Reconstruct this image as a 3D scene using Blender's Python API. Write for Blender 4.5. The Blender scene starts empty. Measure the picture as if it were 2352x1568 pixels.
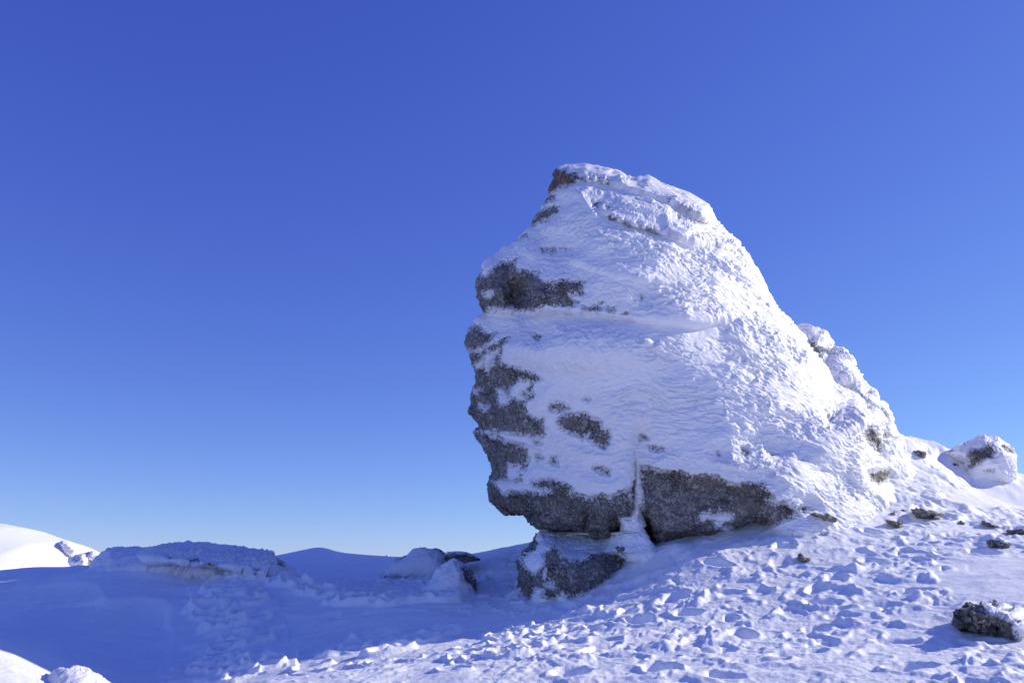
import bpy, math
import numpy as np
R = math.radians
C = bpy.context.scene.collection
rng = np.random.RandomState(7)

# ------------------------------------------------------------------ camera
F = 1829.0; PITCH = math.atan(516/1829.0); EYE = 1.6      # a 28 mm lens; image coordinates below are those of a 2352 x 1568 frame
cd = bpy.data.cameras.new('camera'); cam = bpy.data.objects.new('camera', cd); C.objects.link(cam)
cd.sensor_width = 36.0; cd.lens = 28.0; cd.clip_start = 0.1; cd.clip_end = 40000
cam.location = (0, 0, EYE); cam.rotation_euler = (R(90)+PITCH, 0, 0)
bpy.context.scene.camera = cam

# ------------------------------------------------------------------ sky, sun, exposure
SUN_AZ, SUN_EL = 71.5, 25.5                                # azimuth clockwise from +Y (into the picture), elevation
w = bpy.data.worlds.new('World'); bpy.context.scene.world = w; w.use_nodes = True
nt = w.node_tree; nt.nodes.clear()
out = nt.nodes.new('ShaderNodeOutputWorld'); bg = nt.nodes.new('ShaderNodeBackground')
sky = nt.nodes.new('ShaderNodeTexSky'); sky.sky_type = 'NISHITA'; sky.sun_disc = False
sky.sun_elevation = R(SUN_EL); sky.sun_rotation = R(SUN_AZ); sky.altitude = 2200; sky.air_density = 1.0; sky.dust_density = 0.3; sky.ozone_density = 3.0
sep = nt.nodes.new('ShaderNodeSeparateColor'); com = nt.nodes.new('ShaderNodeCombineColor')   # the camera's cool white balance
nt.links.new(sky.outputs[0], sep.inputs[0])
for ch, (k_, g_) in enumerate(((.435, .97), (.495, .99), (.74, .54))):
    a_ = nt.nodes.new('ShaderNodeMath'); a_.operation = 'MULTIPLY'; a_.inputs[1].default_value = .15
    b_ = nt.nodes.new('ShaderNodeMath'); b_.operation = 'POWER'; b_.inputs[1].default_value = g_
    c_ = nt.nodes.new('ShaderNodeMath'); c_.operation = 'MULTIPLY'; c_.inputs[1].default_value = k_/.15
    nt.links.new(sep.outputs[ch], a_.inputs[0]); nt.links.new(a_.outputs[0], b_.inputs[0]); nt.links.new(b_.outputs[0], c_.inputs[0]); nt.links.new(c_.outputs[0], com.inputs[ch])
nt.links.new(com.outputs[0], bg.inputs[0]); nt.links.new(bg.outputs[0], out.inputs[0])
bg.inputs[1].default_value = 0.15
sl = bpy.data.lights.new('sun', 'SUN'); so = bpy.data.objects.new('sun', sl); C.objects.link(so)
sl.energy = 3.9; sl.angle = R(0.5); sl.color = (1.0, 0.93, 0.74)
so.rotation_euler = (R(90-SUN_EL), 0, R(180-SUN_AZ)); so.location = (30, 10, 30)
vs = bpy.context.scene.view_settings
vs.view_transform = 'Standard'; vs.look = 'None'; vs.gamma = 1; vs.exposure = 0.32

# ------------------------------------------------------------------ numpy helpers
_p = rng.permutation(256).astype(np.int32); PERM = np.concatenate([_p, _p])
_g = rng.normal(size=(256, 3)); GRAD = (_g/np.linalg.norm(_g, axis=1)[:, None]).astype(np.float32)
def perlin(x, y, z):
    sh = np.broadcast(x, y, z).shape
    x, y, z = [np.broadcast_to(a, sh).astype(np.float32).ravel() for a in (x, y, z)]
    xi, yi, zi = [np.floor(a).astype(np.int32) for a in (x, y, z)]
    xf, yf, zf = x-xi, y-yi, z-zi
    u, v, s = [t*t*t*(t*(t*6-15)+10) for t in (xf, yf, zf)]
    r = 0
    for dx in (0, 1):
        wx = u if dx else 1-u
        ha = PERM[(xi+dx) & 255]
        for dy in (0, 1):
            wy = v if dy else 1-v
            hb = PERM[ha+((yi+dy) & 255)]
            for dz in (0, 1):
                g = GRAD[PERM[hb+((zi+dz) & 255)]]
                r = r + wx*wy*(s if dz else 1-s)*(g[:, 0]*(xf-dx)+g[:, 1]*(yf-dy)+g[:, 2]*(zf-dz))
    return (r*1.5).reshape(sh)
def fbm(x, y, z, o=4, g=.5, l=2.03):
    r, a = 0, 1
    for i in range(o):
        r = r + a*perlin(x+i*17.3, y-i*9.1, z+i*5.7); a *= g; x, y, z = x*l, y*l, z*l
    return r
def billow(x, y, z, o=3, g=.5):                     # rounded lumps, sharp valleys
    r, a = 0, 1
    for i in range(o):
        r = r + a*(np.abs(perlin(x+i*13.3, y+i*7.7, z-i*3.1))*2-.5); a *= g; x, y, z = x*2.1, y*2.1, z*2.1
    return r
def ridged(x, y, z, o=3, g=.5): return -billow(x, y, z, o, g)
def sst(a, b, x):
    t = np.clip((x-a)/(b-a), 0, 1); return t*t*(3-2*t)
def ray(px, py):
    u = (px-1176)/F; v = (784-py)/F
    return u, math.cos(PITCH)-v*math.sin(PITCH), math.sin(PITCH)+v*math.cos(PITCH)
def at(px, py, Y):                                   # the point that stands Y metres in front of the camera at this spot of the frame
    px, py, Y = [np.asarray(a, float) for a in (px, py, Y)]
    a, b, c = ray(px, py); k = Y/b
    return np.stack(np.broadcast_arrays(a*k, Y, c*k+EYE), -1)
def seg_dist(px, py, pts, closed=False):
    pts = np.asarray(pts, float); d = np.full(np.shape(px), 1e9)
    n = len(pts)
    for i in range(n if closed else n-1):
        a, b = pts[i], pts[(i+1) % n]; ab = b-a; L = max((ab**2).sum(), 1e-9)
        t = np.clip(((px-a[0])*ab[0]+(py-a[1])*ab[1])/L, 0, 1)
        d = np.minimum(d, np.hypot(px-a[0]-t*ab[0], py-a[1]-t*ab[1]))
    return d
def sdf(px, py, pts):                                # + inside, - outside, in frame units
    pts = np.asarray(pts, float); ins = np.zeros(np.shape(px), bool); n = len(pts)
    for i in range(n):
        (x1, y1), (x2, y2) = pts[i], pts[(i+1) % n]
        if y1 == y2: continue
        c = ((y1 > py) != (y2 > py)) & (px < (x2-x1)*(py-y1)/(y2-y1)+x1); ins ^= c
    d = seg_dist(px, py, pts, True); return np.where(ins, d, -d)
def Z(k, *p):                                        # outlines were read off enlargements of the photo
    ox, oy = {1: (1033.6, 344.5), 2: (1033.6, 689.1), 3: (1033.6, 1033.6), 4: (1607.8, 689.1), 5: (1662.9, 976.2), 6: (0, 1108.8), 7: (574.2, 1108.8), 8: (1662.9, 1108.8)}[k]
    return [(ox+a*.29298, oy+b*.29298) for a, b in p]
def mesh(name, V, Q, mat, parent=None, T=None, attrs=None):
    me = bpy.data.meshes.new(name); V = np.asarray(V, np.float32).reshape(-1, 3)
    Q = np.asarray(Q, np.int32).reshape(-1, 4); T = np.zeros((0, 3), np.int32) if T is None else np.asarray(T, np.int32).reshape(-1, 3)
    me.vertices.add(len(V)); me.vertices.foreach_set('co', V.ravel())
    nl = Q.size+T.size; me.loops.add(nl); me.loops.foreach_set('vertex_index', np.concatenate([Q.ravel(), T.ravel()]))
    me.polygons.add(len(Q)+len(T))
    me.polygons.foreach_set('loop_start', np.concatenate([np.arange(len(Q))*4, Q.size+np.arange(len(T))*3]).astype(np.int32))
    me.polygons.foreach_set('use_smooth', np.ones(len(Q)+len(T), bool))
    for k, a in (attrs or {}).items():
        me.attributes.new(k, 'FLOAT', 'POINT').data.foreach_set('value', np.asarray(a, np.float32).ravel())
    me.update(calc_edges=True); me.validate()
    me.materials.append(mat)
    o = bpy.data.objects.new(name, me); C.objects.link(o)
    if parent: o.parent = parent; o.matrix_parent_inverse = parent.matrix_world.inverted()
    return o
def keep_faces(V, Q, keep, attrs):                  # drop faces and the vertices nobody uses
    Q = Q[keep]; used = np.zeros(len(V), bool); used[Q.ravel()] = True
    idx = np.cumsum(used)-1
    return V[used], idx[Q], {k: np.ravel(a)[used] for k, a in attrs.items()}
def thing(name, label, cat, loc, group=None):
    o = bpy.data.objects.new(name, None); C.objects.link(o); o.location = loc; o.empty_display_size = .3
    o['label'] = label; o['category'] = cat
    if group: o['group'] = group
    bpy.context.view_layer.update()
    return o

# ------------------------------------------------------------------ materials
def nodes(name):
    m = bpy.data.materials.new(name); m.use_nodes = True; n = m.node_tree
    b = n.nodes['Principled BSDF']; return m, n, b
def N(n, t, **k):
    x = n.nodes.new(t)
    for a, v in k.items(): setattr(x, a, v)
    return x
def noise(n, co, scale, detail=4, rough=.55):
    x = N(n, 'ShaderNodeTexNoise'); x.inputs['Scale'].default_value = scale; x.inputs['Detail'].default_value = detail; x.inputs['Roughness'].default_value = rough
    n.links.new(co, x.inputs['Vector']); return x.outputs['Fac']
def ramp(n, fac, *st):
    x = N(n, 'ShaderNodeValToRGB'); e = x.color_ramp.elements
    while len(e) < len(st): e.new(.5)
    for q, (p, c) in zip(e, st): q.position = p; q.color = c if len(c) == 4 else (*c, 1)
    n.links.new(fac, x.inputs[0]); return x.outputs[0]
def mixc(n, f, a, b):
    x = N(n, 'ShaderNodeMix', data_type='RGBA'); 
    if isinstance(f, float): x.inputs[0].default_value = f
    else: n.links.new(f, x.inputs[0])
    for i, c in ((6, a), (7, b)):
        if isinstance(c, tuple): x.inputs[i].default_value = (*c, 1)
        else: n.links.new(c, x.inputs[i])
    return x.outputs[2]
def math_(n, op, a, b=None, clamp=False):
    x = N(n, 'ShaderNodeMath', operation=op, use_clamp=clamp)
    for i, c in ((0, a), (1, b)):
        if c is None: continue
        if isinstance(c, (int, float)): x.inputs[i].default_value = c
        else: n.links.new(c, x.inputs[i])
    return x.outputs[0]
def bump(n, b, h, st, dist, chain=None):
    x = N(n, 'ShaderNodeBump'); x.inputs['Strength'].default_value = st; x.inputs['Distance'].default_value = dist
    n.links.new(h, x.inputs['Height'])
    if chain: n.links.new(chain, x.inputs['Normal'])
    n.links.new(x.outputs[0], b.inputs['Normal']); return x.outputs[0]
def snow_mat(name, col=(.93, .93, .95), col2=(.88, .89, .93), fine=1.0, warm=0.0, stretch=(1, 1, 1), tilt=0):
    m, n, b = nodes(name)
    tc = N(n, 'ShaderNodeTexCoord'); mp = N(n, 'ShaderNodeMapping'); mp.inputs['Scale'].default_value = stretch; mp.inputs['Rotation'].default_value = (0, R(tilt), 0)
    n.links.new(tc.outputs['Object'], mp.inputs[0]); co = mp.outputs[0]
    c = mixc(n, ramp(n, noise(n, co, 1.3, 5), (.35, (0, 0, 0)), (.65, (1, 1, 1))), col, col2)
    if warm: c = mixc(n, math_(n, 'MULTIPLY', ramp(n, noise(n, co, 2.4, 4), (.5, (0, 0, 0)), (.75, (1, 1, 1))), warm), c, (.86, .80, .68))
    n.links.new(c, b.inputs['Base Color'])
    b.inputs['Roughness'].default_value = .55; b.inputs['Specular IOR Level'].default_value = .25
    h = bump(n, b, noise(n, co, 14, 6, .62), .35*fine, .05)
    bump(n, b, noise(n, tc.outputs['Object'], 70, 3, .7), .35*fine, .012, h)
    return m
SNOW = snow_mat('trodden snow'); RIME = snow_mat('rime ice', (.92, .91, .93), (.87, .87, .91), 1.5, .2, (.28, .5, 1.3), 12)
def rock_mat():
    m, n, b = nodes('lichen rock')
    tc = N(n, 'ShaderNodeTexCoord'); co = tc.outputs['Object']
    base = ramp(n, noise(n, co, 2.2, 8, .65), (.30, (.046, .039, .035)), (.50, (.115, .100, .090)), (.72, (.22, .20, .18)))
    # pale lichen spots, several sizes
    for sc, th, colr in ((16, .515, (.46, .45, .42)), (6, .57, (.32, .35, .26)), (34, .52, (.52, .51, .50))):
        nz = noise(n, co, sc, 5, .75)
        f = math_(n, 'MULTIPLY', ramp(n, nz, (th, (0, 0, 0)), (th+.05, (1, 1, 1))), ramp(n, noise(n, co, sc*.13+.7, 3), (.38, (.1,)*3), (.62, (.9,)*3)))
        base = mixc(n, f, base, colr)
    at_ = N(n, 'ShaderNodeAttribute', attribute_name='rust')
    rf = math_(n, 'MULTIPLY', at_.outputs['Fac'], ramp(n, noise(n, co, 7, 5, .7), (.42, (0, 0, 0)), (.55, (1, 1, 1))))
    base = mixc(n, rf, base, (.22, .065, .025))
    fr = N(n, 'ShaderNodeAttribute', attribute_name='frost')
    fn = noise(n, co, 24, 6, .72)
    ff = math_(n, 'ADD', fn, math_(n, 'MULTIPLY', fr.outputs['Fac'], .24))
    ffm = ramp(n, ff, (.645, (0, 0, 0)), (.665, (1, 1, 1)))
    base = mixc(n, ffm, base, (.72, .73, .77))
    n.links.new(base, b.inputs['Base Color'])
    b.inputs['Roughness'].default_value = .85; b.inputs['Specular IOR Level'].default_value = .2
    h = bump(n, b, noise(n, co, 11, 8, .7), .8, .06)
    bump(n, b, ffm, .4, .02, h)
    return m
ROCK = rock_mat()
def ice_mat():
    m, n, b = nodes('clear ice'); b.inputs['Base Color'].default_value = (.85, .9, .95, 1); b.inputs['Roughness'].default_value = .12
    b.inputs['Transmission Weight'].default_value = .75; b.inputs['IOR'].default_value = 1.31; return m
ICE = ice_mat()

# ------------------------------------------------------------------ a rock from its outline: real depth, front and back, frost crust over it
def blob(L, Rr, Yc, bf, bb, W, nr, ncf, ncb, bottom=None, Wb=None, relief=None, yc_fn=None, side=None):
    """L, Rr: left and right outline as (px, py) top to bottom. Returns ring grid of points, their frame coordinates and front flag."""
    L = np.array(L, float); Rr = np.array(Rr, float)
    y0 = max(L[0, 1], Rr[0, 1]); y1 = min(L[-1, 1], Rr[-1, 1])
    py = np.linspace(y0, y1, nr)
    l = np.interp(py, L[:, 1], L[:, 0]); r = np.interp(py, Rr[:, 1], Rr[:, 0])
    k = np.linspace(0, 1, ncf); s = .72*k+.28*(.5-.5*np.cos(math.pi*k))
    kb = np.linspace(0, 1, ncb+2)[1:-1]; sb = (.5-.5*np.cos(math.pi*kb))[::-1]
    S = np.concatenate([s, sb]); front = np.concatenate([np.ones(ncf), np.zeros(ncb)])
    PX = l[:, None]+(r-l)[:, None]*S[None]; PY = np.repeat(py[:, None], len(S), 1)
    up = list(map(tuple, L[::-1]))+list(map(tuple, Rr))
    if bottom is not None: d2 = seg_dist(PX, PY, bottom)
    d = seg_dist(PX, PY, up if side is None else side)
    d[:, 0] = 0; d[:, ncf-1] = 0
    t = np.clip(d/W, 0, 1); G = np.sqrt(np.maximum(1-(1-t)**2, 0))
    if bottom is not None:
        t2 = np.clip(d2/Wb, 0, 1); G = G*(.50+.50*np.sqrt(1-(1-t2)**2)); G[:, 0] = 0; G[:, ncf-1] = 0
    yc = Yc if yc_fn is None else yc_fn(PX, PY)
    Y = np.where(front[None] > 0, yc-bf*G, yc+bb*G)
    if relief is not None: Y = Y+np.where(front[None] > 0, relief(PX, PY)*sst(0, 12, d), 0)
    return at(PX, PY, Y), PX, PY, np.repeat(front[None], nr, 0), d
def grid_normals(P):
    du = np.roll(P, -1, 1)-np.roll(P, 1, 1)
    dv = np.gradient(P, axis=0)
    n = np.cross(dv, du); n /= np.maximum(np.linalg.norm(n, axis=2, keepdims=True), 1e-9)
    c = P.mean((0, 1)); sgn = np.sign(((P-c)*n).sum()); 
    return n*sgn
def ring_faces(nr, nc):
    i = np.arange(nr-1)[:, None]; j = np.arange(nc)[None]; j2 = (j+1) % nc
    return np.stack([i*nc+j, (i+1)*nc+j, (i+1)*nc+j2, i*nc+j2], -1).reshape(-1, 4)
def caps(nr, nc, n0):
    j = np.arange(nc); j2 = (j+1) % nc; b = (nr-1)*nc
    return np.concatenate([np.stack([np.full(nc, n0), j, j2], 1), np.stack([np.full(nc, n0+1), b+j2, b+j], 1)])
def rock_and_crust(root, P, PX, PY, front, m, rock_amp=.05, crust=.07, rime_amp=.05, rust=None, names=('rock_body', 'rime_crust'), fs=1.0, back_snow=True, seed=0., dirn=0.25, d=None, mats=None, taper=1.0, calm=1.0):
    """m: + where bare rock shows (frame units). The rock carries roughness; the crust is its own sheet lying on it with real thickness."""
    nr, nc = PX.shape; Nn = grid_normals(P)
    X, Y, Zz = P[..., 0]+seed, P[..., 1]+seed, P[..., 2]
    # bare-rock map: ragged edges
    mm = m + 4.5*fs*fbm(PX/(13*fs), PY/(9*fs), seed, 4, .65) + 2.2*fs*perlin(PX/(4.5*fs), PY/(3*fs), PX*0+seed+9) + 2.6*fs
    bare = sst(-3*fs, 3*fs, mm)
    big = fbm(X*.8, Y*.8, Zz*1.1, 3)*.10*taper
    rr = fbm(X*3, Y*3, Zz*4.2, 5, .58)*rock_amp*1.5+ridged(X*1.3, Y*1.3, Zz*3.2, 2)*rock_amp*.6+bare*rock_amp*.9*ridged(X*2.4, Y*2.4, Zz*3.4, 4, .62)
    rv = big+rr*(.35+.65*bare)-.02
    # rime: lumps and feathers that lean across the face
    x_, z_ = P[..., 0], P[..., 2]; vv = z_-(.25*x_-.055*x_**2 if dirn == .25 else dirn*x_)+seed; wv = fbm(X*1.1, Y*1.1, Zz*1.1, 2)
    f1 = ridged(X*1.0+wv*.6, Y*1.2, vv*3.8+wv, 3, .55)
    f2 = billow(X*3.0+wv, Y*3.2, vv*11+wv*2, 3, .55)
    f4 = ridged(X*7+wv, Y*7, vv*26+wv*2, 2, .6)
    q_ = vv*3.1+1.3*fbm(X*1.6, Y*1.6, vv*2.2, 4, .55); q_ = q_-np.floor(q_); saw = q_**1.7*(1-sst(.86, 1, q_))   # wind-cut layers with a crisp lower lip
    f3 = perlin(X*1.0+5, Y*1.0, Zz*1.4)
    amp = (.35+.75*sst(-.35, .4, f3))
    pk = fbm(X*.9+.5*vv, Y*.9, vv*.9+3, 4, .6); pl_ = np.exp(-(pk/.07)**2)*sst(-.1, .5, perlin(X*.6, Y*.6, Zz*.6+2))
    f1 = f1*.7+saw*.75+pl_*.9*(.7+.6*perlin(X*6, Y*6, Zz*9))
    cv = big+crust*(.3*sst(2*fs, -4*fs, mm)+.7*sst(-4*fs, -34*fs, mm))-(.03+rock_amp*1.2)*sst(-2*fs, 6*fs, mm)+rime_amp*amp*(f1*.52+f2*.26+f4*.14)*calm*(.25*sst(2*fs, -4*fs, mm)+.75*sst(0, -30*fs, mm))
    Q = ring_faces(nr, nc); n0 = nr*nc
    PR = P+Nn*rv[..., None]
    V = np.concatenate([PR.reshape(-1, 3), PR[0].mean(0)[None], PR[-1].mean(0)[None]])
    fro = sst(17*fs, 0, mm); ru = np.zeros_like(m) if rust is None else rust
    z2 = lambda a: np.concatenate([np.ravel(a), [0, 0]])
    mr, mc = mats or (ROCK, RIME)
    body = mesh(names[0], V, Q, mr, root, T=caps(nr, nc, n0), attrs={'frost': z2(fro), 'rust': z2(ru)})
    PC = P+Nn*cv[..., None]; hid = (cv < rv-.02).ravel()
    hid |= (bare > .85).ravel(); keep = ~hid[Q].all(1)
    V2, Q2, _ = keep_faces(PC.reshape(-1, 3), Q, keep, {})
    cr = mesh(names[1], V2, Q2, mc, root)
    return body, cr

def line_y(PX, pts):
    p = np.array(pts, float); return np.interp(PX, p[:, 0], p[:, 1])
def win(PX, a, b, s=25): return sst(a-s, a+s, PX)*(1-sst(b-s, b+s, PX))
def step(PX, PY, pts, A, h, rec=0., hr=30., s=25, soft=5):
    p = np.array(pts, float); yl = line_y(PX, pts)+3*perlin(PX/25, PX*0, 3.3)
    A = np.interp(PX, p[:, 0], A) if np.ndim(A) else A
    w_ = win(PX, p[0, 0], p[-1, 0], s); dy = PY-yl
    above = -A*np.exp(np.minimum(dy, 0)/h)*(1-sst(-soft, soft, dy))
    below = rec*np.exp(-np.maximum(dy, 0)/hr)*sst(-soft, soft, dy)
    return (above+below)*w_
def gau(PX, PY, x, y, rx, ry, p=2): return np.exp(-(((PX-x)/rx)**2+((PY-y)/ry)**2)**(p/2))

def mask_of(PX, PY, rocks, snows=()):
    m = np.full(PX.shape, -60.)
    for q in rocks:
        q = np.array(q); g = 60
        s = (PX > q[:, 0].min()-g) & (PX < q[:, 0].max()+g) & (PY > q[:, 1].min()-g) & (PY < q[:, 1].max()+g)
        if s.any(): m[s] = np.maximum(m[s], sdf(PX[s], PY[s], q))
    for q in snows:
        q = np.array(q); g = 60
        s = (PX > q[:, 0].min()-g) & (PX < q[:, 0].max()+g) & (PY > q[:, 1].min()-g) & (PY < q[:, 1].max()+g)
        if s.any(): m[s] = np.minimum(m[s], -sdf(PX[s], PY[s], q))
    return m

# ------------------------------------------------------------------ ground
ctl = [(-200,1568,7.5),(0,1568,8.2),(0,1470,9.7),(120,1530,9.8),(210,1568,10),(330,1568,10.7),(450,1568,10.7),(540,1568,10.0),(620,1568,8.9),(1176,1568,7.2),(1700,1568,6.6),(2352,1568,6.0),
 (100,1440,12.6),(300,1460,12.8),(400,1500,12.2),(600,1520,10.6),(900,1480,10.8),(1150,1440,11.4),(250,1400,13.6),(0,1400,14.3),
 (0,1319,17),(120,1317,17),(225,1312,16.6),(235,1300,16.2),(330,1293,15.8),(430,1320,15.6),(540,1334,15.4),(640,1326,15.8),(800,1370,14.2),(1000,1400,12.9),(1100,1400,12.9),
 (1187,1390,12.9),(1150,1370,14),(1120,1290,17.5),(1170,1268,18.5),(1235,1244,19.5),(1000,1335,16.5),(850,1335,17),(700,1335,17.5),
 (640,1292,26),(690,1276,26),(735,1264,26),(775,1272,26),(810,1281,26),(870,1277,26),(920,1284,26),(1000,1287,26),(1100,1290,24),
 (1260,1388,12.2),(1338,1372,12.0),(1400,1350,12.0),(1444,1336,12.0),(1478,1310,12.1),(1540,1256,12.3),(1640,1245,12.5),(1690,1230,12.6),(1400,1450,9.4),(1250,1480,9.2),(1100,1500,8.9),
 (1760,1195,13.0),(1820,1168,13.4),(1800,1300,11.2),(1800,1450,8.6),(1600,1380,10.2),(2100,1500,7.2),(2000,1250,12),(2000,1350,9.8),
 (2300,1360,9.0),(2300,1290,10.6),(2330,1255,11.6),(2100,1190,13.5),(1880,1180,13.6),(1950,1160,14),(2040,1118,15.3),(2300,1215,13.2),(2250,1150,16),(2330,1112,19),
 (2200,1100,18.6),(2060,1000,18.5),(2100,1016,18.5),(2165,1033,19.5),(2150,1110,16.5),(2270,1466,7.75),(2190,1450,8.0),(2352,1480,7.4),(2352,1510,6.9)]
CP = [at(*c) for c in ctl]
CP += [np.array(p, float) for p in ((0,0,0),(6,-6,-.2),(-6,-6,-.2),(-12,4,.2),(10,2,.5),(14,9,1.2),(16,14,2.2),(17,22,3.2),(10,26,3.6),(2,27,1.6),(4,20,2.2),(-14,12,.4),(-17,18,.9),(-20,26,.9),(-8,32,.3),(0,34,.2),(10,36,1.6),(-14,34,0),(24,4,1.2),(-24,0,-.3),(0,-20,-.8),(22,30,2.6))]
CP = np.array(CP)
def tps(r2): return .5*r2*np.log(np.maximum(r2, 1e-9))
_n = len(CP); _d = ((CP[:, None, :2]-CP[None, :, :2])**2).sum(2)
_A = np.zeros((_n+3, _n+3)); _A[:_n, :_n] = tps(_d)+np.eye(_n)*.02
_A[:_n, _n] = _A[_n, :_n] = 1; _A[:_n, _n+1:] = CP[:, :2]; _A[_n+1:, :_n] = CP[:, :2].T
_W = np.linalg.solve(_A, np.concatenate([CP[:, 2], np.zeros(3)]))
def base_z(x, y):
    sh = x.shape; x = x.ravel(); y = y.ravel(); r = np.empty(len(x))
    rad = np.hypot(x, y); k = np.minimum(1, 36/np.maximum(rad, 1e-6)); xc, yc = x*k, y*k
    for i in range(0, len(x), 60000):
        s = slice(i, i+60000)
        d = (xc[s, None]-CP[None, :, 0])**2+(yc[s, None]-CP[None, :, 1])**2
        r[s] = tps(d)@_W[:_n]+_W[_n]+_W[_n+1]*xc[s]+_W[_n+2]*yc[s]
    far = -1.5-np.clip(rad-40, 0, 1e9)*.035-2
    wr = np.where(rad < 60, np.exp(-((x-5.0)/2.9)**4-((y-26)/6.5)**4), 0)  # unseen snow ridge, added behind the great rock to shade the ground at left
    r = r+(10.9-.55*np.clip(y-23.5, 0, 12)+.8*perlin(x*.5, y*.5, 0*x+.3)-r)*wr+np.where(rad < 60, .10*np.exp(-((x+6.2)/1.2)**2-((y-26)/1.6)**2), 0)
    t = sst(34, 50, rad); return (r*(1-t)+far*t).reshape(sh)
def frame_xy(x, y, z):                               # inverse of at(): frame coordinates of a point
    zz = z-EYE; f = y*math.cos(PITCH)+zz*math.sin(PITCH); u = -y*math.sin(PITCH)+zz*math.cos(PITCH)
    f = np.where(f > .05, f, np.nan)
    return 1176+F*x/f, 784-F*u/f

# polar sheet round the camera: dense where the lens looks, coarse behind, out to the horizon
a_in = np.linspace(R(-39), R(39), 1150); a_out = np.linspace(R(39), R(321), 92)[1:-1]
AZ = np.concatenate([a_in, a_out])
rd = np.concatenate([[.4, .9, 1.5, 2.2, 3.0, 3.8, 4.5, 5.1, 5.5], np.linspace(5.8, 8, 100, False), np.linspace(8, 14, 231, False), np.linspace(14, 20, 150, False), np.linspace(20, 30, 84, False), 30*np.exp(np.linspace(0, 5.3, 60))])
GX = rd[:, None]*np.sin(AZ)[None]; GY = rd[:, None]*np.cos(AZ)[None]
GZ = base_z(GX, GY)
fx, fy = frame_xy(GX, GY, GZ); fx = np.nan_to_num(fx, nan=-9999); fy = np.nan_to_num(fy, nan=-9999)
near = (1-sst(21, 30, rd))[:, None]
# where the snow lies smooth and where it is trodden (read in plan)
Tr = np.ones_like(GX)
def poly_w(pts, soft): return sst(-soft, soft, sdf(fx, fy, pts))
sel_fr = (fx > -400) & (fx < 2800) & (rd[:, None] > 4) & (rd[:, None] < 30)
left_smooth = poly_w([(-400, 1250), (500, 1330), (1110, 1400), (1240, 1440), (1150, 1445), (700, 1510), (560, 1545), (560, 1700), (-400, 1700)], 18)
band = poly_w([(520, 1560), (700, 1505), (1150, 1440), (1260, 1480), (1120, 1500), (1060, 1600), (700, 1700), (480, 1700)], 15)
patch = poly_w([(2150, 1290), (2240, 1272), (2450, 1285), (2450, 1385), (2230, 1390), (2190, 1370), (2140, 1320)], 10)
patch2 = poly_w([(2230, 1108), (2450, 1110), (2450, 1180), (2260, 1165), (2170, 1140)], 10)
road = poly_w([(1000, 1530), (1500, 1500), (2050, 1465), (2200, 1500), (2100, 1700), (900, 1700)], 25)
bank = poly_w([(1480, 1250), (1820, 1170), (2050, 1190), (2060, 1250), (1900, 1290), (1480, 1330), (1250, 1400), (1220, 1385)], 14)
far_smooth = sst(15, 19, GY)*(1-sst(-1, 2, GX))
Tr = Tr*(1-.97*left_smooth)*(1-.72*band)*(1-.97*patch)*(1-.85*patch2)*(1-.62*road)*(1-.5*bank)*(1-.9*far_smooth)
bd = at(2265, 1440, 8.0); Tr = Tr*(1-.85*np.exp(-(((GX-bd[0])/.8)**2+((GY-bd[1])/.8)**2)))
wx = fbm(GX*.9, GY*.9, 1.7, 2)*.5; wy = fbm(GX*.9, GY*.9, 8.7, 2)*.5
t1 = ridged((GX+wx)*1.0, (GY+wy)*1.35, 2.2, 4, .55)
t2 = fbm((GX+wx)*2.2, (GY+wy)*2.2, 5.1, 5, .5)
t3 = billow((GX+wx)*4.5, (GY+wy)*5.5, 9.1, 3, .55)
H = Tr*(.09*t1+.052*t2+.009*t3)
# wind-packed snow: long low ripples everywhere
H += (1-Tr)*(.05*fbm(GX*.55, GY*1.1, 3.3, 3)+.011*ridged(GX*1.6+GY*1.2+wx, GY*5-GX*1.5, .4, 4)+.035*sst(0, .5, perlin(GX*.5, GY*.5, 4.4))*ridged(GX*1.1+wx, GY*2.2+wy, 6.4, 4))
H += .006*Tr*fbm(GX*11, GY*11, 2.2, 3)
H *= near
# plates of broken crust with sharp lips: terraces cut from a warped noise
tb = fbm((GX+wx*.6)*1.7, (GY+wy*.6)*2.0, 12.2, 3, .5)*3.2; fr_ = tb-np.floor(tb)
H += near*Tr*(1-.7*road)*.048*(np.power(fr_, 1.6)*(1-sst(.88, 1., fr_)) - .3)
# footprints and clods
def stamp(x, y, ln, wd, dep, ang, rim=.35, lump=False):
    r0 = math.hypot(x, y); a0 = math.atan2(x, y); q = ln*2.2
    i0, i1 = np.searchsorted(rd, [r0-q, r0+q]); j0, j1 = np.searchsorted(a_in, [a0-q/r0, a0+q/r0])
    if i1 <= i0 or j1 <= j0: return
    s = (slice(i0, i1), slice(j0, j1)); dx = GX[s]-x; dy = GY[s]-y
    c, sn = math.cos(ang), math.sin(ang); u = (dx*c+dy*sn)/ln; v = (-dx*sn+dy*c)/wd
    nz = .22*perlin(GX[s]*9, GY[s]*9, x*3.1+y); e = np.sqrt(u*u+v*v)+nz; h0 = float(np.mean(H[s]))
    if lump: H[s] = np.where(e < 1, np.maximum(H[s], h0+dep*np.clip(1-e*e, 0, 1)**.7*(1+nz)-.005), H[s])
    else:
        k = 1-sst(.70, 1.0, e); H[s] = H[s]*(1-k)+np.minimum(H[s], h0-dep*(1+.8*nz))*k
        H[s] = np.maximum(H[s], np.where(e > .95, h0+dep*rim*np.exp(-((e-1.2)/.22)**2)*(1+2*nz)-.012, -9))
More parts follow.
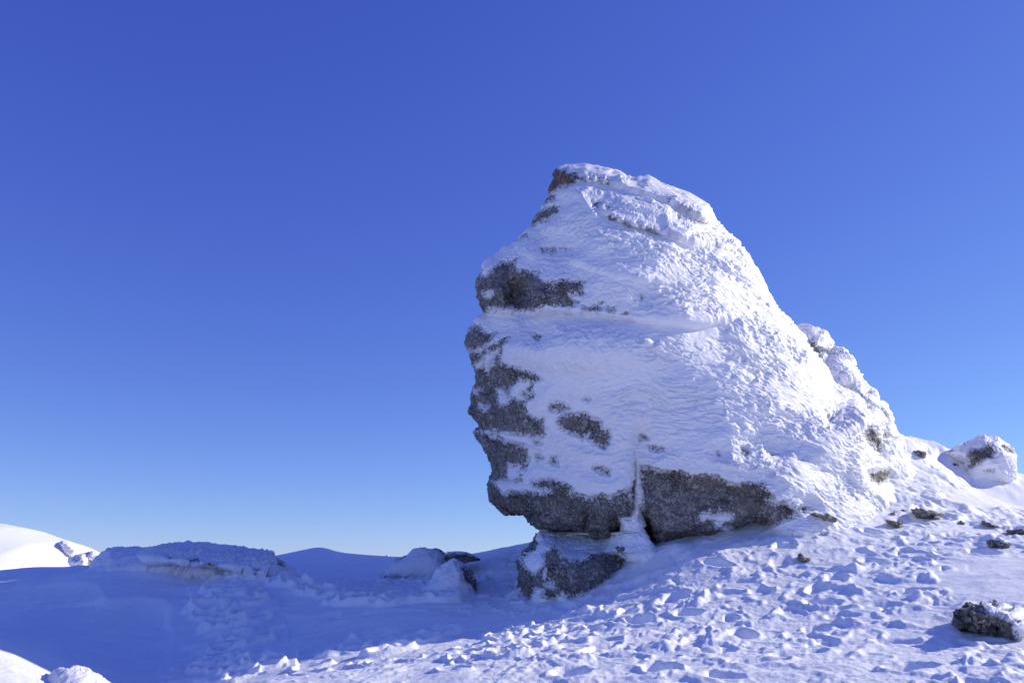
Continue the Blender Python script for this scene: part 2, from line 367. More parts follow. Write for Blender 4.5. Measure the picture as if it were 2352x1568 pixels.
def g_at(px, py):                                    # where this line of sight meets the ground
    d = np.linspace(5, 30, 900); a, b, c = ray(px, py); zz = base_z(a/b*d, d); dd = c/b*d+EYE-zz
    k = np.argmax(dd < 0); k = k if dd[k] < 0 else len(d)-1
    return a/b*d[k], d[k]
for i in range(1300):                                 # the trodden slope before the rock
    a = rng.uniform(R(-22), R(37)); r = rng.uniform(6, 15); x, y = r*math.sin(a), r*math.cos(a)
    ii = np.searchsorted(rd, r); jj = np.searchsorted(a_in, a)
    if ii >= len(rd) or jj >= len(a_in) or Tr[ii, jj] < rng.uniform(.3, .8) or float(perlin(x*.8, y*.8, .5)) < rng.uniform(-.5, .1): continue
    if rng.rand() < .72: stamp(x, y, rng.uniform(.16, .30), rng.uniform(.10, .18), rng.uniform(.04, .11), rng.uniform(0, 3.14))
    else: stamp(x, y, rng.uniform(.05, .16), rng.uniform(.04, .12), rng.uniform(.015, .05), rng.uniform(0, 3.14), lump=True)
def trail(pts, n, jit=(14, 6), size=(.16, .24), dep=(.08, .14), lump=.0):
    pts = np.array(pts, float); L = np.r_[0, np.cumsum(np.hypot(*np.diff(pts, axis=0).T))]
    for k in range(n):
        t = (k+.5)/n*L[-1]; px = np.interp(t, L, pts[:, 0])+rng.uniform(-1, 1)*jit[0]; py = np.interp(t, L, pts[:, 1])+rng.uniform(-1, 1)*jit[1]
        x, y = g_at(px, py); lm = rng.rand() < lump
        stamp(x, y, rng.uniform(*size), rng.uniform(*size)*.65, rng.uniform(*dep)*(.45 if lm else 1), rng.uniform(-.6, .9), rim=.9, lump=lm)
def drift(pts, wd, hgt):                             # a long low lip the wind has built, steep on one side
    pl = [g_at(*p) for p in pts]; pl = np.array(pl); s = (GX > pl[:, 0].min()-2) & (GX < pl[:, 0].max()+2) & (GY > pl[:, 1].min()-2) & (GY < pl[:, 1].max()+2)
    dd_ = seg_dist(GX[s], GY[s], pl); ins = sdf(GX[s], GY[s], np.vstack([pl, [pl[-1]+[-3, 0], pl[0]+[-3, 0]]])) > 0
    H[s] += hgt*np.exp(-dd_/np.where(ins, wd*.35, wd*1.6))
drift([(245, 1398), (320, 1388), (380, 1396), (402, 1440), (396, 1500), (385, 1560)], .35, .10)
drift([(420, 1390), (440, 1430), (470, 1475), (480, 1520)], .3, .06)
drift([(60, 1350), (150, 1345), (225, 1355), (240, 1400)], .4, .07)
drift([(580, 1400), (700, 1425), (860, 1400), (1000, 1412)], .4, .06)
trail([(640, 1330), (560, 1370), (510, 1420), (545, 1470), (530, 1520), (500, 1560)], 80, (60, 10), (.15, .26), (.12, .22), lump=.45)
trail([(520, 1335), (640, 1350), (720, 1368), (800, 1388), (900, 1392), (1040, 1385)], 60, (12, 5), (.15, .26), (.12, .22), .45)
trail([(830, 1345), (870, 1340), (1000, 1345), (1080, 1350)], 14, (20, 5))
trail([(880, 1440), (870, 1465), (830, 1490), (760, 1500), (1010, 1455), (860, 1505)], 9, (14, 5), (.2, .28))
trail([(700, 1530), (860, 1500), (960, 1530), (1100, 1490), (1180, 1500)], 20, (50, 18), (.13, .2), (.04, .08))
trail([(430, 1560), (560, 1545), (640, 1530)], 40, (40, 14), (.08, .18), (.06, .14), .5)
trail([(1120, 1470), (1180, 1455), (1250, 1440), (1260, 1480), (1150, 1500)], 30, (20, 12), (.1, .2), (.06, .12), .5)
for _ in range(2):
    H[:, 1:-1] = .2*H[:, :-2]+.6*H[:, 1:-1]+.2*H[:, 2:]; H[1:-1] = .15*H[:-2]+.7*H[1:-1]+.15*H[2:]
H += near*Tr*(.007+.012*road)*fbm(GX*12, GY*12, 2.2, 3)
GZ = GZ+H
nr_, nc_ = GX.shape
V = np.stack([GX, GY, GZ], -1).reshape(-1, 3); V = np.concatenate([V, [[0, 0, float(GZ[0].mean())]]])
j = np.arange(nc_)
ground = mesh('ground', V, ring_faces(nr_, nc_), SNOW, T=np.stack([np.full(nc_, nr_*nc_), (j+1) % nc_, j], 1))
ground['kind'] = 'structure'

# ------------------------------------------------------------------ the great rock: head with brow, nose, lips and chin
Lm = Z(1, (900,126),(850,134),(820,150),(812,195),(820,235),(790,285),(778,330),(785,350),(750,385),(730,430),(690,490),(655,545),(640,605),(560,665),(480,750),(400,805),(300,865),(260,900),(240,940),(205,1010),(195,1080),(205,1140),(235,1200),(262,1255),(262,1293))
Lm += Z(2, (225,150),(190,190),(150,225),(125,290),(118,325),(130,370),(155,402),(152,450),(185,520),(205,590),(200,650),(180,710),(160,770),(168,820),(140,845),(140,875),(175,920),(205,965),(222,995),(200,1010),(195,1045),(215,1075),(240,1120),(280,1190),(310,1240),(325,1310),(325,1360),(300,1410),(293,1460),(300,1530))
Lm += Z(3, (310,400),(355,455),(410,485),(490,502),(570,517),(610,555),(640,590),(685,625),(900,645),(1060,660),(1110,690),(1200,728),(1400,745),(1480,800))
Lside = [p for p in Lm if p[1] < 1168]
Rm = Z(1, (905,126),(1060,130),(1180,150),(1240,165),(1270,180),(1400,205),(1560,250),(1760,335),(1860,375),(2000,450),(2050,510),(2085,580),(2110,640),(2235,735),(2240,770),(2310,840),(2352,910))
Rm += Z(4, (570,50),(600,100),(680,190),(715,225),(780,300),(795,345),(895,480),(960,560),(1000,640),(1040,700),(1200,770),(1330,810),(1410,880),(1435,940),(1420,1050),(1420,1130),(1440,1230),(1470,1300),(1490,1420),(1560,1568),(1640,1900),(1650,2000))
bot = Z(3, (310,430),(570,530),(685,640),(950,640),(1110,700),(1200,735),(1280,735),(1350,640),(1430,600),(1490,600),(1600,775),(2000,775),(2400,640))
def relief(X, Y):
    r = step(X, Y, [(1320,412),(1400,424),(1480,450),(1560,480),(1630,512)], .30, 70, .10, 25)
    r = r+step(X, Y, [(1385,492),(1440,515),(1520,538),(1600,562),(1690,575)], .22, 45, .08, 30)
    r = r+step(X, Y, [(1210,590),(1300,600),(1420,640),(1560,660)], .08, 40)
    r = r+step(X, Y, [(1080,722),(1130,716),(1220,715),(1300,716),(1400,728),(1500,742),(1600,748),(1680,735)], [.48,.48,.42,.14,.05,.03,.02,.01], 120, .22, 38, 20, 10)
    r = r-.35*gau(X, Y, 1290, 800, 190, 50)          # the shelf below the brow runs out again
    r = r+.80*gau(X, Y, 1188, 676, 27, 38, 3.4)+.25*gau(X, Y, 1150, 630, 30, 26)   # alcove (the eye)
    r = r-.18*gau(X, Y, 1270, 650, 60, 40)
    r = r+step(X, Y, [(1075,952),(1110,948),(1140,955)], .22, 30, .15, 14, 10)
    r = r+step(X, Y, [(1090,984),(1130,992),(1180,1012),(1240,1032)], .16, 40, .12, 16, 14)
    r = r+.25*gau(X, Y, 1135, 900, 26, 60)+.2*gau(X, Y, 1130, 840, 18, 40)
    r = r+step(X, Y, [(1130,1140),(1220,1148),(1300,1130),(1360,1140),(1455,1125)], .12, 60, .05, 60)
    cx = np.interp(Y, [960, 1000, 1040, 1120, 1180, 1230, 1270], [1490, 1472, 1456, 1456, 1462, 1475, 1490])
    r = r+.5*np.exp(-((X-cx)/(5+.12*np.maximum(Y-1150, 0)))**2)*sst(1020, 1110, Y)+.15*np.exp(-((X-cx)/26)**2)*sst(860, 1050, Y)
    cx2 = np.interp(Y, [1150, 1270], [1352, 1338]); r = r+.28*np.exp(-((X-cx2)/9)**2)*sst(1165, 1190, Y)
    r = r+step(X, Y, [(1470,1072),(1560,1082),(1640,1092),(1740,1120),(1820,1165)], .16, 60, .10, 80)
    r = r+.30*gau(X, Y, 1700, 1252, 120, 22)+.35*gau(X, Y, 1280, 1230, 60, 14)
    r = r+.12*np.exp(-(seg_dist(X, Y, [(1740,1010),(1850,1060),(1960,1130)])/30)**2)-.10*np.exp(-(seg_dist(X, Y, [(1560,700),(1800,820),(1900,900)])/34)**2)
    return r
rocks = [Z(1,(845,148),(915,150),(925,185),(990,180),(1035,215),(1060,235),(990,240),(1000,270),(880,290),(785,350),(700,350),(700,130),(820,100)),
 Z(1,(740,350),(840,340),(820,385),(740,425),(700,420)), Z(1,(600,560),(700,480),(800,430),(845,435),(845,490),(780,540),(640,610),(580,620)),
 Z(1,(500,712),(610,665),(620,680),(520,722)), Z(1,(715,762),(830,748),(838,798),(725,797)), Z(1,(855,758),(885,758),(880,782),(858,780)), Z(1,(900,764),(962,760),(905,784)),
 Z(1,(245,985),(330,930),(395,870),(540,855),(510,900),(530,930),(600,920),(620,940),(700,950),(690,990),(720,1010),(800,1020),(900,1020),(1055,1025),(1040,1080),(1060,1120),(1020,1140),(935,1130),(1010,1190),(940,1240),(870,1215),(700,1240),(640,1270),(530,1267),(470,1245),(380,1255),(320,1240),(300,1270),(262,1290),(150,1200),(150,1000),(235,920)),
 Z(1,(1085,1225),(1190,1185),(1195,1230),(1130,1275),(1080,1272)), Z(1,(1035,1218),(1065,1220),(1062,1265),(1040,1262)), Z(1,(1238,1215),(1285,1240),(1278,1282),(1240,1262)), Z(1,(1340,1280),(1390,1260),(1392,1292)),
 Z(1,(1110,412),(1192,412),(1160,446),(1118,442)), Z(1,(1228,445),(1245,445),(1262,475),(1232,470)), Z(1,(1250,520),(1300,535),(1295,552),(1252,548)), Z(1,(1365,560),(1405,575),(1400,592),(1372,585)), Z(1,(1470,578),(1498,590),(1490,602)),Z(1,(1545,612),(1605,625),(1600,634)),
 Z(1,(1780,536),(1830,540),(1825,552)), Z(1,(1875,558),(2008,576),(1960,590)), Z(1,(1090,210),(1125,212),(1118,236),(1095,230)), Z(1,(1155,222),(1200,236),(1192,252),(1160,240)), Z(1,(1225,244),(1245,250),(1238,268)), Z(1,(1500,1130),(1512,1132),(1510,1165),(1502,1165)),
 Z(1,(1395,205),(1445,225),(1440,243),(1400,222)), Z(2,(650,265),(700,270),(725,290),(690,320),(655,300)),
 Z(2,(235,200),(185,195),(60,280),(60,340),(150,402),(215,395),(300,340),(355,255),(280,240),(240,215)),
 Z(2,(60,400),(230,395),(310,350),(420,295),(480,295),(440,350),(412,420),(405,470),(470,510),(600,545),(640,562),(700,590),(740,620),(650,640),(665,740),(650,775),(600,790),(610,880),(680,930),(742,925),(742,1065),(640,1072),(530,1060),(440,1042),(330,1032),(60,1030)),
 Z(2,(60,1000),(330,1034),(420,1085),(560,1135),(608,1190),(605,1275),(600,1330),(545,1320),(575,1420),(430,1400),(350,1412),(60,1480)),
 Z(2,(780,800),(860,800),(940,845),(870,880),(780,860)),
 Z(2,(870,900),(950,885),(1060,880),(1110,910),(1180,940),(1190,1000),(1250,1015),(1260,1080),(1230,1150),(1200,1160),(1090,1100),(1080,1050),(1040,1090),(980,1060),(860,1000),(840,940)),
 Z(2,(1050,768),(1092,770),(1085,792),(1055,790)), Z(2,(1488,1050),(1510,1038),(1555,1085),(1490,1092)), Z(2,(1545,1130),(1600,1140),(1690,1155),(1640,1182),(1560,1172)),
 Z(2,(770,1225),(830,1235),(855,1295),(790,1280)), Z(2,(650,1190),(735,1240),(680,1252)), Z(2,(640,1080),(720,1130),(660,1125)), Z(2,(1130,1300),(1200,1295),(1252,1330),(1252,1372),(1180,1360),(1130,1322)),
 Z(2,(2100,1190),(2115,1215),(2090,1210)),
 Z(3,(200,200),(300,215),(350,255),(385,310),(420,352),(470,320),(540,325),(620,320),(700,337),(780,325),(720,305),(640,290),(630,240),(780,220),(860,235),(920,270),(965,300),(930,340),(1000,340),(1100,372),(1190,340),(1250,367),(1330,320),(1425,295),(1432,460),(1400,510),(1335,540),(1348,640),(1270,800),(200,800)),
 Z(3,(1490,130),(1560,132),(1600,155),(1800,160),(1900,190),(1960,180),(2100,205),(2170,240),(2220,265),(2352,245),(2460,262),(2485,307),(2540,347),(2495,390),(2550,425),(2600,405),(2650,408),(2700,438),(2770,438),(2820,462),(2770,487),(2710,477),(2710,517),(2570,577),(2420,647),(2360,707),(2270,760),(2200,900),(1600,900),(1530,680),(1490,600),(1500,560),(1490,500),(1495,380)),
 Z(4,(1310,805),(1365,830),(1355,868),(1318,850)), Z(4,(1290,1045),(1335,980),(1385,1040),(1440,1100),(1450,1240),(1390,1200),(1330,1130)), Z(4,(1310,1340),(1430,1330),(1500,1290),(1500,1415),(1410,1437),(1330,1410)),
 Z(4,(320,1150),(360,1150),(410,1190),(350,1215),(325,1200)), Z(4,(525,1188),(600,1212),(560,1215)), Z(4,(1045,872),(1085,880),(1070,895)), Z(4,(1005,915),(1040,905),(1020,960))]
snows = [Z(2,(240,1030),(320,1036),(440,1085),(580,1130),(560,1142),(420,1100),(310,1050)), Z(2,(270,430),(388,378),(300,565),(280,560),(270,500),(215,530),(203,510),(265,460)), Z(2,(360,700),(400,700),(472,760),(468,785),(420,818),(388,818)),
 Z(2,(480,700),(560,630),(640,640),(580,700),(640,730),(560,715),(600,782),(520,772),(485,745)), Z(2,(225,828),(288,828),(282,868),(240,850)), Z(2,(200,700),(226,706),(205,733)), Z(2,(450,1290),(540,1300),(545,1400),(440,1400)),
 Z(3,(1955,505),(2030,488),(2050,515),(2120,493),(2218,520),(2200,557),(2130,572),(2140,612),(2208,620),(2200,652),(2130,632),(2078,600),(2100,570),(2030,532),(1970,542)),
 Z(1,(275,1130),(325,1105),(325,1130),(285,1150)), Z(3,(1000,700),(1010,640),(1060,650),(1080,690))]
Pm, PX, PY, fr, dd = blob(Lm, Rm, 15.6, 3.3, 4.5, 330, 620, 640, 70, bot, 75, relief, side=Lside[::-1]+Rm)
mk = mask_of(PX, PY, rocks, snows)
shelf = seg_dist(PX, PY, [(1110,740),(1220,735),(1350,735),(1500,752),(1620,752)])
calm = (.38+.62*sst(1230, 1520, PX+.35*(1000-PY)))*(1-.85*np.exp(-(shelf/22)**4))
rust = gau(PX, PY, 1290, 400, 26, 26)+gau(PX, PY, 1266, 435, 14, 16)+.55*gau(PX, PY, 1140, 1160, 50, 16)+gau(PX, PY, 1658, 1233, 36, 9)+.5*gau(PX, PY, 1235, 1158, 10, 6)
rock = thing('rock_formation', 'huge rime-crusted rock shaped like a face in profile, standing on a narrow neck of stone', 'rock formation', tuple(at(1500, 1260, 14.5)))
rock_and_crust(rock, Pm, PX, PY, fr, mk, rock_amp=.032, crust=.085, rime_amp=.085, rust=np.clip(rust, 0, 1), names=('stone_head', 'rime_crust'), fs=1.0, d=dd, calm=calm*(1-.35*(1-sst(430, 560, PY))), taper=.5)

# neck: the bare pedestal under the chin, snow lying on its shoulder
Lp = Z(3, (760,600),(700,628),(685,660),(660,690),(620,730),(570,790),(535,850),(520,880),(525,950),(528,1000),(522,1100),(530,1160),(560,1215),(600,1300),(620,1400))
Rp = Z(3, (900,600),(1060,628),(1200,660),(1300,690),(1400,730),(1480,790),(1530,850),(1560,880),(1540,950),(1500,1000),(1500,1100),(1500,1400))
def yc_p(X, Y):
    sy = line_y(X, Z(3, (600,700),(700,745),(820,745),(900,845),(1000,860),(1070,800),(1300,820),(1380,850),(1500,860)))
    return 14.3+1.5*sst(6, -50, Y-sy)
Pp, PX2, PY2, fr2, d2_ = blob(Lp, Rp, 14.3, 2.2, 1.8, 130, 260, 320, 40, None, None, lambda X, Y: -.2*gau(X, Y, 1290, 1310, 60, 60), yc_fn=yc_p)
rp = [Z(3,(400,600),(690,640),(680,760),(570,860),(640,950),(660,968),(690,960),(690,930),(735,905),(750,860),(735,820),(780,740),(820,740),(850,780),(880,820),(940,850),(1020,858),(1075,835),(1060,790),(1140,805),(1280,800),(1380,850),(1375,880),(1440,875),(1510,860),(1530,940),(1400,1020),(1250,1060),(1140,1090),(1020,1140),(950,1165),(870,1125),(810,1190),(770,1170),(730,1150),(730,1090),(690,1080),(620,1190),(580,1230),(400,1300))]
sp = [Z(3,(745,950),(775,950),(775,1000),(750,1000)), Z(3,(765,1040),(810,1035),(812,1080),(765,1078)), Z(3,(570,860),(640,800),(700,820),(745,860),(720,920),(670,965),(630,940),(590,890))]
mp_ = mask_of(PX2, PY2, rp, sp)
rock_and_crust(rock, Pp, PX2, PY2, fr2, mp_, rock_amp=.045, crust=.05, rime_amp=.03, names=('stone_neck', 'snow_cover'), fs=.8, seed=5., mats=(ROCK, SNOW), taper=.5)

# snow poured down the cleft between the two lower blocks and heaped on the shoulder of the neck
Lc = Z(3, (1444,120),(1432,200),(1430,300),(1428,440),(1400,500),(1320,530),(1340,600),(1340,635),(1240,650),(700,652),(685,690),(695,740),(820,755),(880,790),(1060,802),(1300,815),(1375,850),(1385,872),(1500,880),(1525,940))
Rc = Z(3, (1458,120),(1480,200),(1500,300),(1508,400),(1505,520),(1535,590),(1510,610),(1550,680),(1615,760),(1680,790),(1760,820),(1760,940))
def yc_c(X, Y):
    b = sst(1375, 1430, X); return (13.95-1.1*sst(1218, 1285, Y))*(1-b)+(12.85-.25*sst(1180, 1290, Y))*b
Pc, X3, Y3, f3, _ = blob(Lc, Rc, 13, .26, .6, 16, 260, 240, 20, None, None, None, yc_fn=yc_c)
sx_, sz_ = Pc[..., 0], Pc[..., 2]; w_ = fbm(sx_*2.5, Pc[..., 1]*2.5, sz_*2.5, 5, .6)*.05+.008*ridged(sx_*9, Pc[..., 1]*9, sz_*3, 3)
mesh('snow_chute', (Pc+grid_normals(Pc)*w_[..., None]).reshape(-1, 3), ring_faces(*X3.shape), SNOW, rock)

# icicles on the right edge
def icicle(px, py, Y, ln, r):
    p = at(px, py, Y); k = 8; vs_, q = [], []
    hs = np.array([0, .15, .4, .7, .9, 1]); rs = np.array([1, .9, .65, .4, .2, .03])
    for h, rr in zip(hs, rs):
        for a in range(k):
            t = a/k*2*math.pi; vs_.append((p[0]+r*rr*math.cos(t)*(1+.2*math.sin(h*19)), p[1]+r*rr*math.sin(t), p[2]-ln*h))
    for i in range(len(hs)-1):
        for a in range(k): q.append((i*k+a, i*k+(a+1) % k, (i+1)*k+(a+1) % k, (i+1)*k+a))
    mesh('icicle', vs_, q, ICE, rock)
for px, py, ln, r in ((2010, 990, .34, .022), (2017, 1008, .30, .018), (2022, 1006, .36, .02), (2004, 985, .2, .016), (2024, 1080, .26, .02), (2012, 1078, .12, .014), (2030, 1074, .12, .014), (2003, 1080, .1, .012)):
    icicle(px, py, 15.1, ln, r)

# ------------------------------------------------------------------ other rocks
def simple(name, label, cat, outline, Y, bf, bb, W, rocks=None, all_rock=False, group=None, rock_amp=.03, crust=.05, rime_amp=.04, fs=.5, n=90, taper=.3, seed=0., relief=None, names=('stone', 'rime_crust'), mats=None, snows=(), rust=None, snowtop=0):
    o = np.array(outline, float); top = o[:, 1].argmin(); botm = o[:, 1].argmax()
    o = np.roll(o, -top, 0); k = (botm-top) % len(o)
    A = o[:k+1]; B = np.concatenate([o[k:], o[:1]])[::-1]       # two chains top to bottom
    if A[:, 0].mean() < B[:, 0].mean(): Lc_, Rc_ = A, B
    else: Lc_, Rc_ = B, A
    Lc_ = Lc_.copy(); Rc_ = Rc_.copy()
    for ch in (Lc_, Rc_): ch[:, 1] = np.maximum.accumulate(ch[:, 1]+np.arange(len(ch))*1e-3)
    P, X, Yp, f, d = blob(Lc_, Rc_, Y, bf, bb, W, n, int(n*1.4), max(10, n//5), relief=relief)
    m = np.full(X.shape, 30.) if all_rock else mask_of(X, Yp, rocks or [], snows)
    if snowtop:                                                # snow that lies on what faces up
        nz = grid_normals(P)[..., 2]; m = np.where(nz > snowtop, -25, 20)*np.clip(np.abs(nz-snowtop)*5, 0, 1)
    root = thing(name, label, cat, tuple(P[-1].mean(0)), group)
    rock_and_crust(root, P, X, Yp, f, m, rock_amp=rock_amp, crust=crust, rime_amp=rime_amp, names=names, fs=fs, seed=seed, taper=taper, mats=mats, rust=rust, back_snow=not all_rock)
    return root
# block behind the neck of the head
simple('rock_stack', 'rime-covered stepped rock stack leaning behind the right flank of the great rock', 'rock outcrop',
 Z(4,(700,215),(760,208),(860,235),(960,270),(1000,320),(1025,385),(1130,420),(1185,490),(1190,560),(1220,610),(1250,655),(1300,680),(1370,720),(1420,780),(1470,830),(1495,890),(1490,960),(1520,1030),(1570,1080),(1620,1300),(1640,1500),(600,1500),(500,900),(450,500),(560,300)),
 17.2, 1.5, 1.8, 120, [Z(4,(560,190),(720,225),(800,270),(900,320),(965,400),(940,520),(840,500),(740,400),(560,300)), Z(4,(940,580),(1030,630),(1060,710),(960,700)), Z(4,(1400,855),(1462,870),(1470,1000),(1510,1065),(1440,1070),(1428,980)), Z(4,(1320,730),(1420,780),(1400,790))],
 rime_amp=.11, crust=.10, fs=.9, n=240, seed=11., taper=1.,
 relief=lambda X, Y: step(X, Y, Z(4,(860,350),(930,370),(1030,388)), .3, 30, .1, 15, 8)+step(X, Y, Z(4,(1100,640),(1180,650),(1260,660)), .2, 40, .1, 15, 8)+step(X, Y, Z(4,(1180,760),(1300,800),(1400,860),(1490,890)), .2, 30, .15, 20, 8))
simple('snowy_boulder', 'rounded frosted boulder with one big bare dark patch, on the crest at the right', 'boulder',
 Z(5,(1740,215),(1800,180),(1900,130),(2040,90),(2130,100),(2230,150),(2270,180),(2290,240),(2270,290),(2270,400),(2230,460),(1900,460),(1880,380),(1870,300),(1760,230)),
 19.5, .9, .9, 60, [Z(5,(1895,350),(1910,300),(1900,240),(1925,190),(2000,170),(2090,145),(2135,205),(2125,250),(2060,260),(2010,300),(1950,330)), Z(5,(2180,160),(2250,165),(2280,200),(2275,215),(2220,200)), Z(5,(2035,360),(2120,345),(2118,380)), Z(5,(1875,140),(1920,130),(1890,155)), Z(5,(1765,190),(1795,190),(1775,208))],
 rime_amp=.05, crust=.06, fs=.7, n=130, seed=21.)
simple('foreground_boulder', 'rough dark boulder with cracked faces and a snowy top, nearest rock at the lower right', 'boulder',
 Z(8,(1930,950),(2000,945),(2100,938),(2200,950),(2300,990),(2400,1040),(2420,1100),(2400,1200),(2300,1260),(2170,1240),(2040,1230),(1960,1180),(1900,1150),(1850,1160),(1825,1120),(1808,1060),(1808,1030),(1850,1000),(1880,960)),
 8.0, .45, .5, 45, [Z(8,(1700,900),(1930,930),(2030,952),(2055,985),(2080,1010),(2150,1010),(2220,1035),(2225,1060),(2265,1090),(2262,1150),(2290,1170),(2240,1210),(2160,1230),(2040,1260),(1950,1180),(1700,1250)), Z(8,(2090,935),(2150,940),(2130,960)), Z(8,(2180,985),(2280,980),(2240,1000)), Z(8,(2262,1070),(2320,1080),(2300,1095))],
 rock_amp=.05, rime_amp=.006, crust=.015, fs=.35, n=190, seed=31.,
 relief=lambda X, Y: -.10*gau(X, Y, 2260, 1415, 50, 12)+.08*np.exp(-(seg_dist(X, Y, Z(8,(1870,1030),(1960,1060),(2040,1100),(2150,1150)))/3)**2)+.10*gau(X, Y, 2245, 1455, 50, 12))
# bare stones that break through the snow bank
stones = [
 ('flat dark slab poking out of the snow just right of the great rock', Z(5,(665,700),(700,662),(760,668),(830,690),(900,735),(905,748),(860,765),(800,760),(730,745),(690,720)), 13.35),
 ('ragged dark stone in the hollow of the snow bank, lying below the widest slab', Z(5,(1260,738),(1330,738),(1410,752),(1385,780),(1395,808),(1350,812),(1310,790),(1270,765)), 13.3),
 ('wide dark slab with a rounded top on the rim of the snow bank', Z(5,(1455,652),(1500,640),(1560,645),(1640,665),(1730,708),(1640,712),(1580,735),(1540,745),(1500,720),(1465,690)), 13.9),
 ('small thin stone touching the left end of the wide slab', Z(5,(1375,660),(1410,655),(1440,688),(1410,680)), 13.9),
 ('tiny dark stone in the snow between the hollow and the wide slab', Z(5,(1305,686),(1355,695),(1325,704)), 13.9),
 ('small frosted stone between the flat slab and the hollow', Z(5,(1065,700),(1080,685),(1098,705),(1085,725),(1065,722)), 13.5),
 ('small oval stone alone right of the wide slab', Z(5,(1840,755),(1860,747),(1892,765),(1890,778),(1860,776)), 13.2),
 ('long thin stone under a snow lip, upper one of three near the right edge', Z(5,(2010,755),(2040,752),(2120,775),(2170,805),(2150,812),(2100,798),(2040,778)), 13.0),
 ('long stone cut by the right edge of the picture', Z(5,(2205,825),(2260,815),(2352,830),(2460,850),(2450,880),(2330,868),(2260,855)), 12.4),
 ('long flat stone lowest in the bank near the right edge, above the smooth snow', Z(5,(2050,912),(2120,908),(2200,925),(2265,945),(2230,965),(2150,945),(2080,930)), 11.75),
 ('grey square stone in the rime slope right of the great rock', Z(5,(1483,200),(1530,195),(1582,215),(1582,255),(1560,268),(1485,258)), 17.3),
 ('small bare stone left of the rounded frosted boulder', Z(5,(1780,300),(1830,295),(1842,315),(1800,325)), 17.2),
 ('pale grey stone lying alone on the lower snow slope in front of the great rock', Z(5,(580,1020),(605,1003),(635,1035),(680,1050),(690,1070),(650,1082),(610,1065)), 11.2),
 ('small round stone on the snowy shoulder under the chin of the great rock', Z(3,(1292,765),(1310,742),(1350,745),(1375,765),(1360,785),(1320,792)), 12.1),
]
for i, (lab, ol, Y) in enumerate(stones):
    ol = np.array(ol); c = ol.mean(0); wdt = np.ptp(ol[:, 0]); Wd = min(wdt, np.ptp(ol[:, 1])*1.2)*.5
    yg = Y if 'chin' in lab else 12.66 if 'flat dark slab' in lab else float(g_at(c[0], ol[:, 1].max()-.25*np.ptp(ol[:, 1]))[1])+.03
    simple('stone', lab, 'stone', ol, yg, .08+wdt/F*Y*.4, .3, Wd, [c+(ol-c)*1.25], group='bare stones showing through the snow', fs=.22, n=46, taper=.15, rock_amp=.03, crust=.02, rime_amp=.01, seed=40.+i*3.3)

# left: rime-covered mound, small boulders, far cairn, sunlit hill with outcrops
simple('snow_covered_rock', 'long low rime-crusted rock in the shade at the left, with dark gaps under its brow', 'boulder',
 [(215,1300),(225,1288),(250,1270),(290,1263),(340,1257),(400,1252),(470,1256),(560,1262),(620,1270),(650,1290),(668,1312),(668,1340),(650,1362),(300,1362),(215,1340)],
 17.0, 1.7, 1.2, 60, [Z(6,(1300,566),(1415,582),(1420,600),(1330,592)), Z(6,(1440,580),(1555,592),(1562,620),(1500,626),(1460,608)), Z(6,(1600,616),(1690,622),(1685,648),(1620,646)), Z(6,(1980,680),(2045,684),(2010,708)), Z(6,(1790,750),(1870,748),(1870,774),(1795,776)), Z(6,(1865,596),(1910,606),(1880,612)), Z(6,(2170,590),(2240,655),(2230,665),(2180,630))],
 rime_amp=.085, crust=.05, fs=.45, n=230, seed=61., taper=.9, relief=lambda X, Y: step(X, Y, [(330,1285),(420,1293),(520,1305),(600,1320),(650,1325)], .45, 40, .2, 30, 20))
simple('snowy_boulder', 'snow-plastered domed boulder with a bare dark crest, left of the tilted flat rock', 'boulder',
 Z(7,(1130,600),(1220,572),(1300,540),(1400,526),(1450,530),(1500,560),(1560,605),(1580,640),(1560,720),(1450,790),(1000,760),(1040,680)),
 17.6, .9, .8, 40, [Z(7,(1380,524),(1450,528),(1500,556),(1570,612),(1580,650),(1530,600),(1460,548)), Z(7,(1140,598),(1220,572),(1180,590)), Z(7,(1490,640),(1550,635),(1540,655))], rime_amp=.07, crust=.05, fs=.4, n=150, seed=71., taper=1.4)
simple('flat_rock', 'flat dark rock with a pointed right end, resting against the sky between two boulders', 'boulder',
 Z(7,(1520,560),(1545,538),(1600,532),(1700,540),(1760,565),(1812,600),(1780,612),(1700,620),(1600,628),(1560,615)),
 17.0, .4, .5, 20, [Z(7,(1500,565),(1600,548),(1640,560),(1700,545),(1830,590),(1780,640),(1500,660))], rime_amp=.01, crust=.02, fs=.3, n=70, seed=81.)
simple('pointed_boulder', 'pointed boulder plastered with snow, its bare dark edge facing the neck of stone', 'boulder',
 Z(7,(1440,745),(1480,690),(1550,650),(1590,622),(1640,612),(1690,625),(1740,665),(1790,750),(1835,850),(1870,960),(1890,1050),(1300,1000),(1350,850)),
 14.9, .8, .7, 60, [Z(7,(1655,640),(1690,622),(1745,660),(1800,750),(1860,880),(1780,820),(1720,760),(1680,700))], rime_amp=.08, crust=.05, fs=.5, n=170, seed=91., taper=1.6)
simple('crusted_stone', 'low frost-feathered stone at the lower left edge between shade and sun', 'boulder',
 Z(6,(395,1540),(450,1492),(520,1468),(600,1470),(680,1495),(760,1550),(830,1600),(830,1700),(380,1700),(370,1600)),
 9.3, .5, .5, 40, [Z(6,(500,1452),(552,1448),(530,1458))], rime_amp=.022, crust=.04, fs=.3, n=150, seed=95., taper=.4)
o_ = simple('cairn', 'tiny distant rime-covered cairn on the skyline of the middle dunes', 'cairn',
 Z(7,(1062,585),(1066,570),(1075,562),(1086,566),(1092,578),(1110,584),(1145,586),(1140,600),(1050,600)), 60, .5, .5, 5, [Z(7,(1068,566),(1080,564),(1076,578),(1068,576))], rime_amp=.03, crust=.02, fs=.15, n=30, seed=97.)
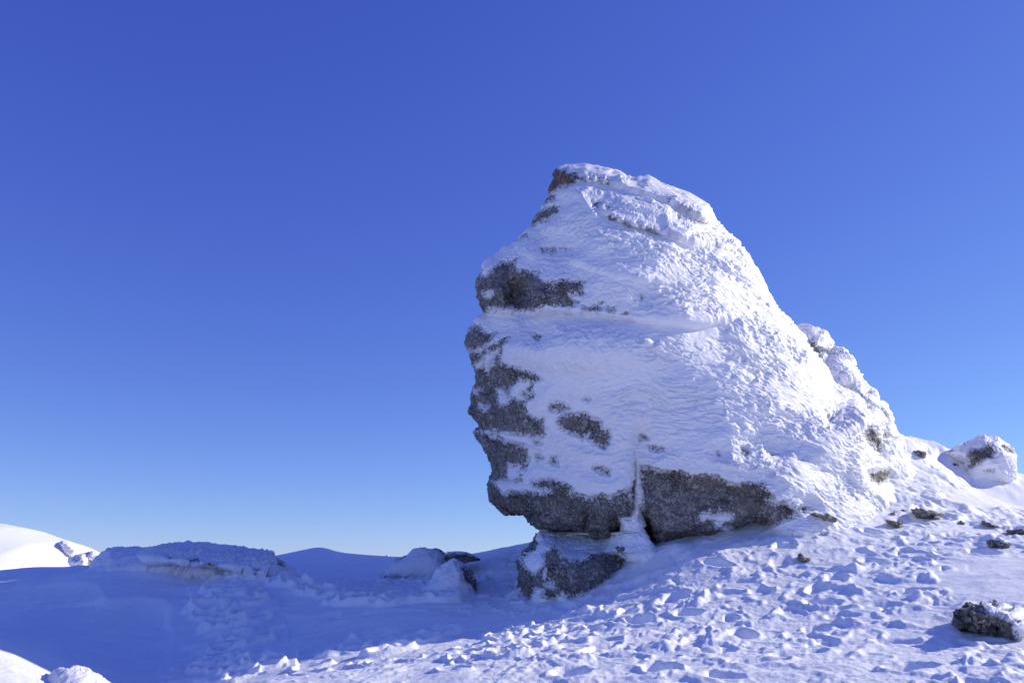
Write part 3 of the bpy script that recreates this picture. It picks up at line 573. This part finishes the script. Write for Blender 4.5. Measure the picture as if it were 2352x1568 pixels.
# far hill
def far_hill(name, outline_top, Yc, depth, low):
    o = np.array(outline_top, float); n, mrow = 160, 70
    px = np.linspace(o[0, 0], o[-1, 0], n); top = np.interp(px, o[:, 0], o[:, 1])
    ridge = at(px, top, Yc)                                  # crest, real size at its own distance
    k = np.linspace(-1, 1, mrow)
    yy = Yc+k[:, None]*depth; zz = low+(ridge[None, :, 2]-low)*np.cos(k[:, None]*math.pi/2)**1.2
    xx = np.repeat(ridge[None, :, 0], mrow, 0); zz = zz+.10*fbm(xx*.15, yy*.15, 0*xx, 4)
    i = np.arange(mrow-1)[:, None]; j_ = np.arange(n-1)[None]
    h = mesh(name, np.stack([xx, yy+0*xx, zz], -1), np.stack([i*n+j_, i*n+j_+1, (i+1)*n+j_+1, (i+1)*n+j_], -1), SNOW); h['kind'] = 'structure'
far_hill('hill', [(-900,1330),(-600,1240),(-300,1200),(-100,1196),(0,1203),(50,1213),(100,1230),(140,1243),(170,1262),(195,1288),(215,1308),(240,1335)], 48, 16, -1.6)
simple('rime_outcrop', 'small rime-covered rock outcrop on the skyline of the sunlit hill at the far left', 'rock outcrop',
 Z(6,(470,475),(490,458),(530,470),(560,495),(590,520),(600,545),(570,580),(500,560)), 47.5, .8, .8, 8, [], rime_amp=.12, crust=.05, fs=.3, n=50, seed=101.)
simple('rime_outcrop', 'brown and white craggy outcrop at the foot of the sunlit hill', 'rock outcrop',
 Z(6,(545,640),(560,600),(600,570),(640,575),(680,590),(700,640),(720,690),(640,720),(540,720)), 29, .8, 1.0, 15, [Z(6,(545,650),(620,640),(610,672),(560,675)), Z(6,(670,600),(695,620),(715,680),(700,680)), Z(6,(600,590),(615,600),(600,612))], rime_amp=.12, crust=.05, fs=.25, n=60, seed=105., rust=None)
simple('rime_outcrop', 'jagged frosted outcrop behind the gap between the sunlit hill and the long shaded rock', 'rock outcrop',
 Z(6,(640,552),(680,560),(720,548),(760,565),(790,640),(790,720),(700,720),(660,620)), 30, .8, 1.0, 14, [Z(6,(740,620),(780,640),(785,690),(730,680)), Z(6,(690,600),(720,610),(715,640))], rime_amp=.12, crust=.05, fs=.3, n=60, seed=109.)
